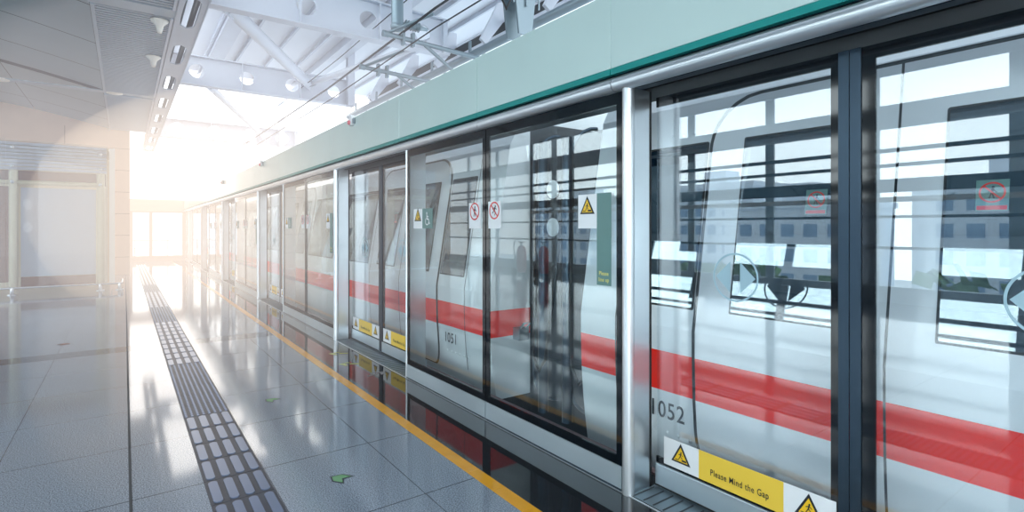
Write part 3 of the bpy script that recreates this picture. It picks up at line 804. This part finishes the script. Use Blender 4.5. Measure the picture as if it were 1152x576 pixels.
t = empty('drop_insulator', (4.35, 9.6, H + 3.9), 'grey drop tube with ribbed insulator hanging beside the overhead wires', 'insulator')
cx, cz = 4.25, H + 3.86
mb = MB(); mb.tube([(cx, 9.6, cz - 0.06), (cx, 9.6, cz + 2.0)], 0.115, M['galv'], 18); mb.lathe([(0.0, -0.08), (0.12, -0.06), (0.13, 0.0), (0.13, 0.03), (0.12, 0.06)], (cx, 9.6, cz), M['galv'], 'z', 20); mb.build('drop_tube', t)
mb = MB(); pr = [(0.03, 0.1)]
for i in range(6): pr += [(0.05, 0.14 + i * 0.055), (0.095, 0.155 + i * 0.055), (0.05, 0.18 + i * 0.055)]
pr += [(0.03, 0.62)]
mb.lathe(pr, (cx + 0.02, 9.6, cz + 0.1), M['porcelain'], 'x', 20); mb.build('insulator', t)
t = empty('mast_bracket', (5.3, 6.6, H + 3.9), 'grey bolted steel bracket with rods near the top of the header', 'bracket')
bx, by, bz = 4.1, 5.35, H + 2.6
mb = MB(); mb.prism([(bx - 0.16, by, bz + 0.35), (bx + 0.16, by, bz + 0.35), (bx + 0.1, by, bz - 0.15), (bx - 0.1, by, bz - 0.15)], (0, 0.03, 0), M['galv'])
mb.prism([(bx - 0.16, by + 0.25, bz + 0.35), (bx + 0.16, by + 0.25, bz + 0.35), (bx + 0.1, by + 0.25, bz - 0.15), (bx - 0.1, by + 0.25, bz - 0.15)], (0, 0.03, 0), M['galv'])
mb.box(bx - 0.24, bx + 0.24, by - 0.04, by + 0.32, bz + 0.35, bz + 0.38, M['galv']); mb.build('bracket_plate', t)
for dx in (-0.2, 0.0, 0.2):
    mb = MB(); mb.tube([(bx + dx, by - 0.02, bz + 0.2), (bx + dx, by - 0.02, bz + 0.62)], 0.012, M['galv'], 8); mb.build('threaded_rod', t)
mb = MB(); mb.tube([(bx - 0.2, by, bz + 0.3), (bx - 0.3, by, bz + 0.1), (bx - 0.45, by, bz + 0.35), (bx - 0.9, by + 0.2, bz + 0.5)], 0.016, M['black'], 8); mb.build('cable', t)

# ------------------------------------------------------------------ left block, kiosk, end wall
mb = MB(); mb.box(-8, 0.15, 22.9, YEND, 0, 6.6, M['wall'])
for z in (0.6, 1.35, 2.1, 2.85, 3.6, 4.35): mb.box(-8, 0.152, 22.893, 22.9, z, z + 0.02, M['frame'])
for x in (-1.6, -3.2, -4.8): mb.box(x, x + 0.015, 22.893, 22.9, 0, 5, M['frame'])
struct(mb.build('wall_back'), 'cream panelled wall behind the glass kiosk', 'wall')
YK = 17.5
k_ = empty('glass_kiosk', (-1.5, YK, 0), 'glass-fronted kiosk with cream posts and blank white panel on the left', 'kiosk')
for x in (-4.2, -2.17, -0.50):
    mb = MB(); mb.tube([(x, YK, 0.14), (x, YK, 3.0)], 0.085, M['cream'], 20); mb.build('post', k_)
mb = MB(); mb.box(-4.2, -2.26, YK + 0.04, YK + 0.09, 0.3, 2.62, M['brown']); mb.build('side_board', k_)
mb = MB(); mb.box(-2.04, -0.60, YK + 0.02, YK + 0.07, 0.42, 2.60, M['panelwhite']); mb.build('white_panel', k_)
mb = MB(); mb.box(-2.04, -0.60, YK + 0.03, YK + 0.08, 0.16, 0.41, M['brown']); mb.box(-4.2, -0.4, YK + 0.12, YK + 0.16, 2.7, 3.02, M['brown']); mb.build('timber_band', k_)
mb = MB(); mb.tube([(-4.3, YK - 0.02, 2.72), (-0.5, YK - 0.02, 2.72)], 0.055, M['cream'], 14); mb.build('top_rail', k_)
mb = MB()
for i in range(8): mb.box(-4.3, -0.38, YK - 0.02, YK + 0.05, 3.03 + i * 0.085, 3.03 + i * 0.085 + 0.068, M['panelwhite'])
mb.build('louvre_band', k_)
mb = MB(); mb.box(-4.3, -2.29, YK - 0.17, YK - 0.155, 0.2, 3.75, M['kglass']); mb.box(-2.28, -0.36, YK - 0.17, YK - 0.155, 0.2, 3.72, M['kglass']); mb.build('front_glass', k_)
mb = MB(); mb.box(-0.30, -0.285, YK - 0.15, YK + 2.2, 0.2, 3.68, M['kglass']); mb.box(-0.32, -0.20, YK - 0.16, YK - 0.13, 0.2, 3.68, M['lampshade']); mb.build('side_glass', k_)
mb = MB(); mb.box(-4.3, -0.35, YK + 2.2, YK + 2.3, 0, 3.7, M['cream']); mb.box(-4.3, -0.33, YK + 0.05, YK + 2.2, 3.62, 3.7, M['cream']); mb.build('rear_wall', k_)
for x, z in ((-2.17, 3.55), (-2.17, 3.1), (-2.17, 2.72), (-0.5, 3.5), (-0.5, 3.12), (-0.5, 2.72)):
    mb = MB(); mb.lathe([(0, -0.19), (0.035, -0.185), (0.04, -0.17), (0.02, -0.16), (0.02, 0.0)], (x, YK, z), M['tube'], 'y', 14); mb.build('glass_fitting', k_)
mb = MB(); mb.tube([(-4.3, YK - 0.18, 0.17), (-0.1, YK - 0.18, 0.17), (-0.05, YK - 0.1, 0.17), (-0.05, YK + 1.2, 0.17)], 0.025, M['tube'], 10); mb.build('kick_rail', k_)
for x in (-2.17, -0.5, -0.1):
    mb = MB(); mb.lathe([(0.09, 0.0), (0.085, 0.02), (0.04, 0.03), (0.035, 0.17)], (x, YK - 0.18, 0.0), M['tube'], 'z', 16); mb.build('rail_foot', k_)

# end wall with windows
mb = MB()
mb.box(0.15, 9, YEND, YEND + 0.2, 2.42, 3.0, M['wall']); mb.box(0.15, 9, YEND, YEND + 0.2, 0.0, 0.2, M['frame'])
struct(mb.build('wall_end'), 'cream lintel and low sill closing the far end of the platform', 'wall')
xs = [0.2, 0.98, 2.34, 3.7, 5.1, 6.5, 8.0]
for i in range(len(xs) - 1):
    t = MB(); a, b = xs[i], xs[i + 1]
    t.box(a, a + 0.12, YEND - 0.02, YEND + 0.1, 0.2, 2.42, M['frame']); t.box(b - 0.02, b, YEND - 0.02, YEND + 0.1, 0.2, 2.42, M['frame'])
    t.box(a + 0.12, b - 0.02, YEND - 0.02, YEND + 0.1, 0.2, 0.28, M['frame']); t.box(a + 0.12, b - 0.02, YEND, YEND + 0.06, 2.36, 2.42, M['frame'])
    t.box(a + 0.12, b - 0.02, YEND + 0.03, YEND + 0.04, 0.28, 2.36, M['kglass'])
    struct(t.build('window_%d' % (i + 1)), 'tall end window of the platform, number %s from the left' % names[i], 'window')
mb = MB(); mb.tube([(0.2, YEND + 1.5, 1.0), (9, YEND + 1.5, 1.0)], 0.03, M['galv'], 8)
mb.tube([(0.2, YEND + 1.5, 0.6), (9, YEND + 1.5, 0.6)], 0.02, M['galv'], 8)
for i in range(7): mb.tube([(0.4 + i * 1.4, YEND + 1.5, -0.2), (0.4 + i * 1.4, YEND + 1.5, 1.0)], 0.03, M['galv'], 8)
mb.box(0, 9, YEND + 0.2, YEND + 3, -0.4, -0.2, M['concrete'])
tag(mb.build('railing'), 'grey handrail outside the far end windows', 'railing')

# ------------------------------------------------------------------ left glazed wall (seen mirrored in the screens)
XL = -8.0
mb = MB()
for z, h, m in ((0.0, 0.35, 'facade_light'), (1.15, 0.06, 'facade_frame'), (1.82, 0.06, 'facade_frame'), (2.38, 0.28, 'facade_frame'), (2.92, 0.07, 'facade_frame'), (3.24, 0.08, 'facade_frame'), (3.75, 0.5, 'facade_light'), (4.9, 1.0, 'facade_light')):
    mb.box(XL - 0.06, XL + 0.06, -7, 22.9, z, z + h, M[m])
y = -6.9
while y < 22.9:
    mb.box(XL - 0.12, XL - 0.06, y - 0.11, y + 0.11, 0, 5.5, M['facade_light'])
    y += 2.35
struct(mb.build('wall_left'), 'glazed side wall with dark transoms and light posts', 'wall')
mb = MB(); mb.box(XL - 0.01, XL + 0.01, -7, 22.9, 0.35, 5.0, M['kglass']); struct(mb.build('window_7'), 'long clear glazing of the side wall', 'window')
mb = MB(); mb.tube([(XL + 0.5, -7, 2.2), (XL + 0.5, 16, 2.2)], 0.055, M['lampshade'], 12)
for i in range(10): mb.tube([(XL + 0.5, -6 + i * 2.35, 2.2), (XL + 0.06, -6 + i * 2.35, 2.3)], 0.02, M['galv'], 8)
tag(mb.build('wall_rail'), 'white tubular rail along the glazed side wall', 'rail')
# perforated column and extinguishers (mirrored in the glass)
t = empty('portal_column', (-2.8, 9.0, 0), 'blue-grey steel column with two round holes, mirrored in the nearest glass screen', 'column')
mb = MB()
fn = lambda a, b, d: (-2.8 + a * 0.65 , 9.0 - a * 0.76 + d, b)
for z0, z1, hole in ((0, 1.22, 0), (1.22, 2.05, 1), (2.05, 2.88, 1), (2.88, 5.05, 0)):
    if hole: holed(mb, fn, -0.28, 0.28, z0, z1, 0.17, 0.2, M['darkmetal'], 0.04)
    else: mb.prism([fn(-0.28, z0, 0), fn(0.28, z0, 0), fn(0.28, z1, 0), fn(-0.28, z1, 0)], (0, 0.04, 0), M['darkmetal'])
mb.build('web', t)
for a in (-0.31, 0.31):
    mb = MB(); p = fn(a, 0, 0.02); mb.tube([p, (p[0], p[1], 5.05)], 0.06, M['galv'], 12); mb.build('flange', t)
for i, (ex, ey) in enumerate(((-5.8, 14.2), (-6.1, 13.4))):
    t = empty('extinguisher_trolley', (ex, ey, 0), 'wheeled red fire extinguisher mirrored in the glass, %s of two' % ('right', 'left')[i], 'extinguisher', 'wheeled extinguishers')
    mb = MB(); mb.lathe([(0.0, 0.12), (0.14, 0.14), (0.17, 0.22), (0.17, 0.85), (0.13, 0.97), (0.05, 1.03), (0.0, 1.03)], (ex, ey, 0), M['extred'], 'z', 24); mb.build('cylinder', t)
    mb = MB(); mb.tube([(ex, ey, 1.03), (ex, ey, 1.15)], 0.03, M['galv'], 10); mb.tube([(ex - 0.12, ey, 1.15), (ex + 0.12, ey, 1.15)], 0.015, M['black'], 8); mb.build('valve', t)
    mb = MB(); mb.tube([(ex, ey, 1.1), (ex + 0.15, ey + 0.1, 1.25), (ex + 0.26, ey + 0.1, 1.0), (ex + 0.24, ey, 0.5)], 0.018, M['black'], 8); mb.build('hose', t)
    mb = MB(); mb.tube([(ex - 0.14, ey + 0.2, 0.15), (ex - 0.14, ey + 0.25, 1.3), (ex + 0.14, ey + 0.25, 1.3), (ex + 0.14, ey + 0.2, 0.15)], 0.016, M['galv'], 8); mb.build('handle_frame', t)
    for s in (-1, 1):
        mb = MB(); mb.lathe([(0.03, -0.025), (0.14, -0.025), (0.15, 0), (0.14, 0.025), (0.03, 0.025)], (ex + s * 0.22, ey + 0.1, 0.15), M['black'], 'x', 20); mb.build('wheel', t)

# ------------------------------------------------------------------ city outside
def building(x0, x1, y0, y1, ztop, side, label):
    t = empty('building', ((x0 + x1) / 2, (y0 + y1) / 2, -12), label, 'building', 'distant city buildings')
    mb = MB(); mb.box(x0, x1, y0, y1, -12, ztop, M['outwhite']); mb.build('walls', t)
    mb = MB(); mb.box(x0 - 0.3, x1 + 0.3, y0 - 0.3, y1 + 0.3, ztop, ztop + 0.7, M['outwhite']); mb.box((x0 + x1) / 2 - 2, (x0 + x1) / 2 + 2, (y0 + y1) / 2 - 2, (y0 + y1) / 2 + 2, ztop + 0.7, ztop + 3.2, M['outwhite']); mb.build('roof_parapet', t)
    mb = MB(); z = -11
    while z < ztop - 1.8:
        if side == 'x':
            y = y0 + 0.9
            while y < y1 - 1.5:
                mb.box(x1, x1 + 0.06, y, y + 1.5, z, z + 1.5, M['outwin']); y += 2.6
        else:
            x = x0 + 0.9
            while x < x1 - 1.5:
                mb.box(x, x + 1.5, y0 - 0.06, y0, z, z + 1.5, M['outwin']); x += 2.6
        z += 2.9
    o = mb.build('facade_windows', t); o['kind'] = 'stuff'
b = [(-72, -60, -14, 4, 5), (-80, -66, 7, 22, 6.2), (-70, -58, 25, 40, 4), (-84, -70, 43, 62, 8), (-74, -62, 66, 84, 6), (-88, -76, -34, -17, 7)]
bl = ['low pale block with a long window grid', 'tall pale tower block', 'lowest pale block', 'broad tall pale block', 'mid-height pale block at the far side', 'pale tower at the near side']
for q, lab in zip(b, bl): building(*q, 'x', lab + ' outside the side glazing')
building(6, 20, 96, 110, 3, 'y', 'pale low block beyond the far end of the platform')
building(-14, -1, 120, 134, 6, 'y', 'pale taller block beyond the far end of the platform')
random.seed(3)
def tree(x, y, z, r, label):
    t = empty('tree', (x, y, z - 4), label, 'tree', 'trees outside the glazing')
    mb = MB(); mb.tube([(x, y, z - 8), (x, y, z - 1)], [0.3, 0.15], M['brown'], 8); mb.build('trunk', t)
    mb = MB()
    for i in range(160):
        v = Vector((random.gauss(0, 1), random.gauss(0, 1), random.gauss(0, 0.8))).normalized() * r * random.uniform(0.5, 1)
        c = Vector((x, y, z)) + v; s = r * 0.2; a = Vector((random.uniform(-1, 1), random.uniform(-1, 1), random.uniform(-1, 1))).normalized(); bb = a.orthogonal().normalized()
        mb.add([c + a * s, c + bb * s, c - a * s, c - bb * s], [(0, 1, 2, 3)], M['foliage'])
    mb.build('crown', t)
for i, (x, y) in enumerate(((-30, 9), (-33, 15), (-31, 21), (-34, 28), (-36, 2))):
    tree(x, y, -3.5 - (i % 2), 3.2, '%s green tree top outside the side glazing' % names[i])
mb = MB(); mb.box(-160, 160, -80, 240, -12.4, -12, M['concrete']); struct(mb.build('ground'), 'pale city ground far below the elevated station', 'ground')

# ------------------------------------------------------------------ world, lights, camera
w = bpy.data.worlds.new('sky'); SC.world = w; w.use_nodes = True
nt = w.node_tree; nt.nodes.clear()
out = nt.nodes.new('ShaderNodeOutputWorld'); bg = nt.nodes.new('ShaderNodeBackground')
tc = nt.nodes.new('ShaderNodeTexCoord'); sp = nt.nodes.new('ShaderNodeSeparateXYZ'); nt.links.new(tc.outputs['Generated'], sp.inputs[0])
cr = nt.nodes.new('ShaderNodeValToRGB')
mr = nt.nodes.new('ShaderNodeMapRange'); mr.inputs[1].default_value = -0.1; mr.inputs[2].default_value = 0.9
nt.links.new(sp.outputs[2], mr.inputs[0]); nt.links.new(mr.outputs[0], cr.inputs[0])
cr.color_ramp.elements[0].color = (0.97, 1.0, 1.0, 1); cr.color_ramp.elements[1].color = (0.74, 0.87, 1.0, 1)
nt.links.new(cr.outputs[0], bg.inputs[0]); bg.inputs[1].default_value = 1.25
nt.links.new(bg.outputs[0], out.inputs[0])

def area(name, loc, rot, sx, sy, e, col):
    l = bpy.data.lights.new(name, 'AREA'); l.shape = 'RECTANGLE'; l.size = sx; l.size_y = sy; l.energy = e; l.color = col
    o = bpy.data.objects.new(name, l); COL.objects.link(o); o.location = loc; o.rotation_euler = rot; return o
s = bpy.data.lights.new('low_sun', 'SUN'); s.energy = 0.9; s.angle = math.radians(45); s.color = (1.0, 0.88, 0.76)
so = bpy.data.objects.new('low_sun', s); COL.objects.link(so)
so.rotation_euler = Vector((0.10, 1.0, 0.30)).to_track_quat('Z', 'Y').to_euler()

s2 = bpy.data.lights.new('side_fill_sun', 'SUN'); s2.energy = 4.4; s2.angle = math.radians(120); s2.color = (0.84, 0.95, 1.0)  # added second sun, broad cool fill on header and train
so2 = bpy.data.objects.new('side_fill_sun', s2); COL.objects.link(so2)
so2.rotation_euler = Vector((-1.0, -0.15, 0.22)).to_track_quat('Z', 'Y').to_euler()
cam = bpy.data.cameras.new('camera'); co = bpy.data.objects.new('camera', cam); COL.objects.link(co)
cam.sensor_width = 36; cam.lens = 600 / 1152 * 36; cam.shift_y = -31 / 1152; cam.clip_start = 0.05; cam.clip_end = 500
co.location = (0, 0, H); co.rotation_euler = (PI / 2, 0, -math.atan(436 / 600))
SC.camera = co

# ------------------------------------------------------------------ emissive haze volumes imitating sun glow at the far end
def haze(name, c, r, e, dens, col, label):
    mb = MB(); n = 32; pr = []
    for i in range(17):
        a = -PI / 2 + PI * i / 16; pr.append((max(1e-3, math.cos(a)), math.sin(a)))
    mb.lathe(pr, (0, 0, 0), None, 'z', n)
    m = bpy.data.materials.new(name); m.use_nodes = True; q = m.node_tree; q.nodes.clear()
    o_ = q.nodes.new('ShaderNodeOutputMaterial'); em = q.nodes.new('ShaderNodeEmission'); ab = q.nodes.new('ShaderNodeVolumeAbsorption'); ad = q.nodes.new('ShaderNodeAddShader')
    em.inputs[0].default_value = (*col, 1); em.inputs[1].default_value = e; ab.inputs['Density'].default_value = dens; ab.inputs[0].default_value = (0, 0, 0, 1)
    q.links.new(em.outputs[0], ad.inputs[0]); q.links.new(ab.outputs[0], ad.inputs[1]); q.links.new(ad.outputs[0], o_.inputs['Volume'])
    mb.mats = [m]; o = mb.build(name); o.location = c; o.scale = r
    tag(o, label, 'haze'); o['kind'] = 'structure'
    return o
HZ = [((2.2, 21, 2.0), (7, 17, 4.6), 0.0105, 0.018, (0.98, 0.93, 0.98)),
      ((1.8, 22, 2.0), (4.0, 14, 3.4), 0.022, 0.030, (1.0, 0.82, 0.63))]
for i, (c, r, e, d, col) in enumerate(HZ):
    haze('glow_haze', c, r, e, d, col, ('wide faint warm self-glowing haze imitating sun glow towards the far end of the platform', 'bright inner core of warm self-glowing haze at the far end')[i])

SC.view_settings.view_transform = 'Standard'
SC.view_settings.exposure = 1.08
SC.cycles.max_bounces = 10; SC.cycles.transparent_max_bounces = 24; SC.cycles.glossy_bounces = 6
SC.cycles.caustics_reflective = False; SC.cycles.caustics_refractive = False
SC.cycles.use_denoising = True
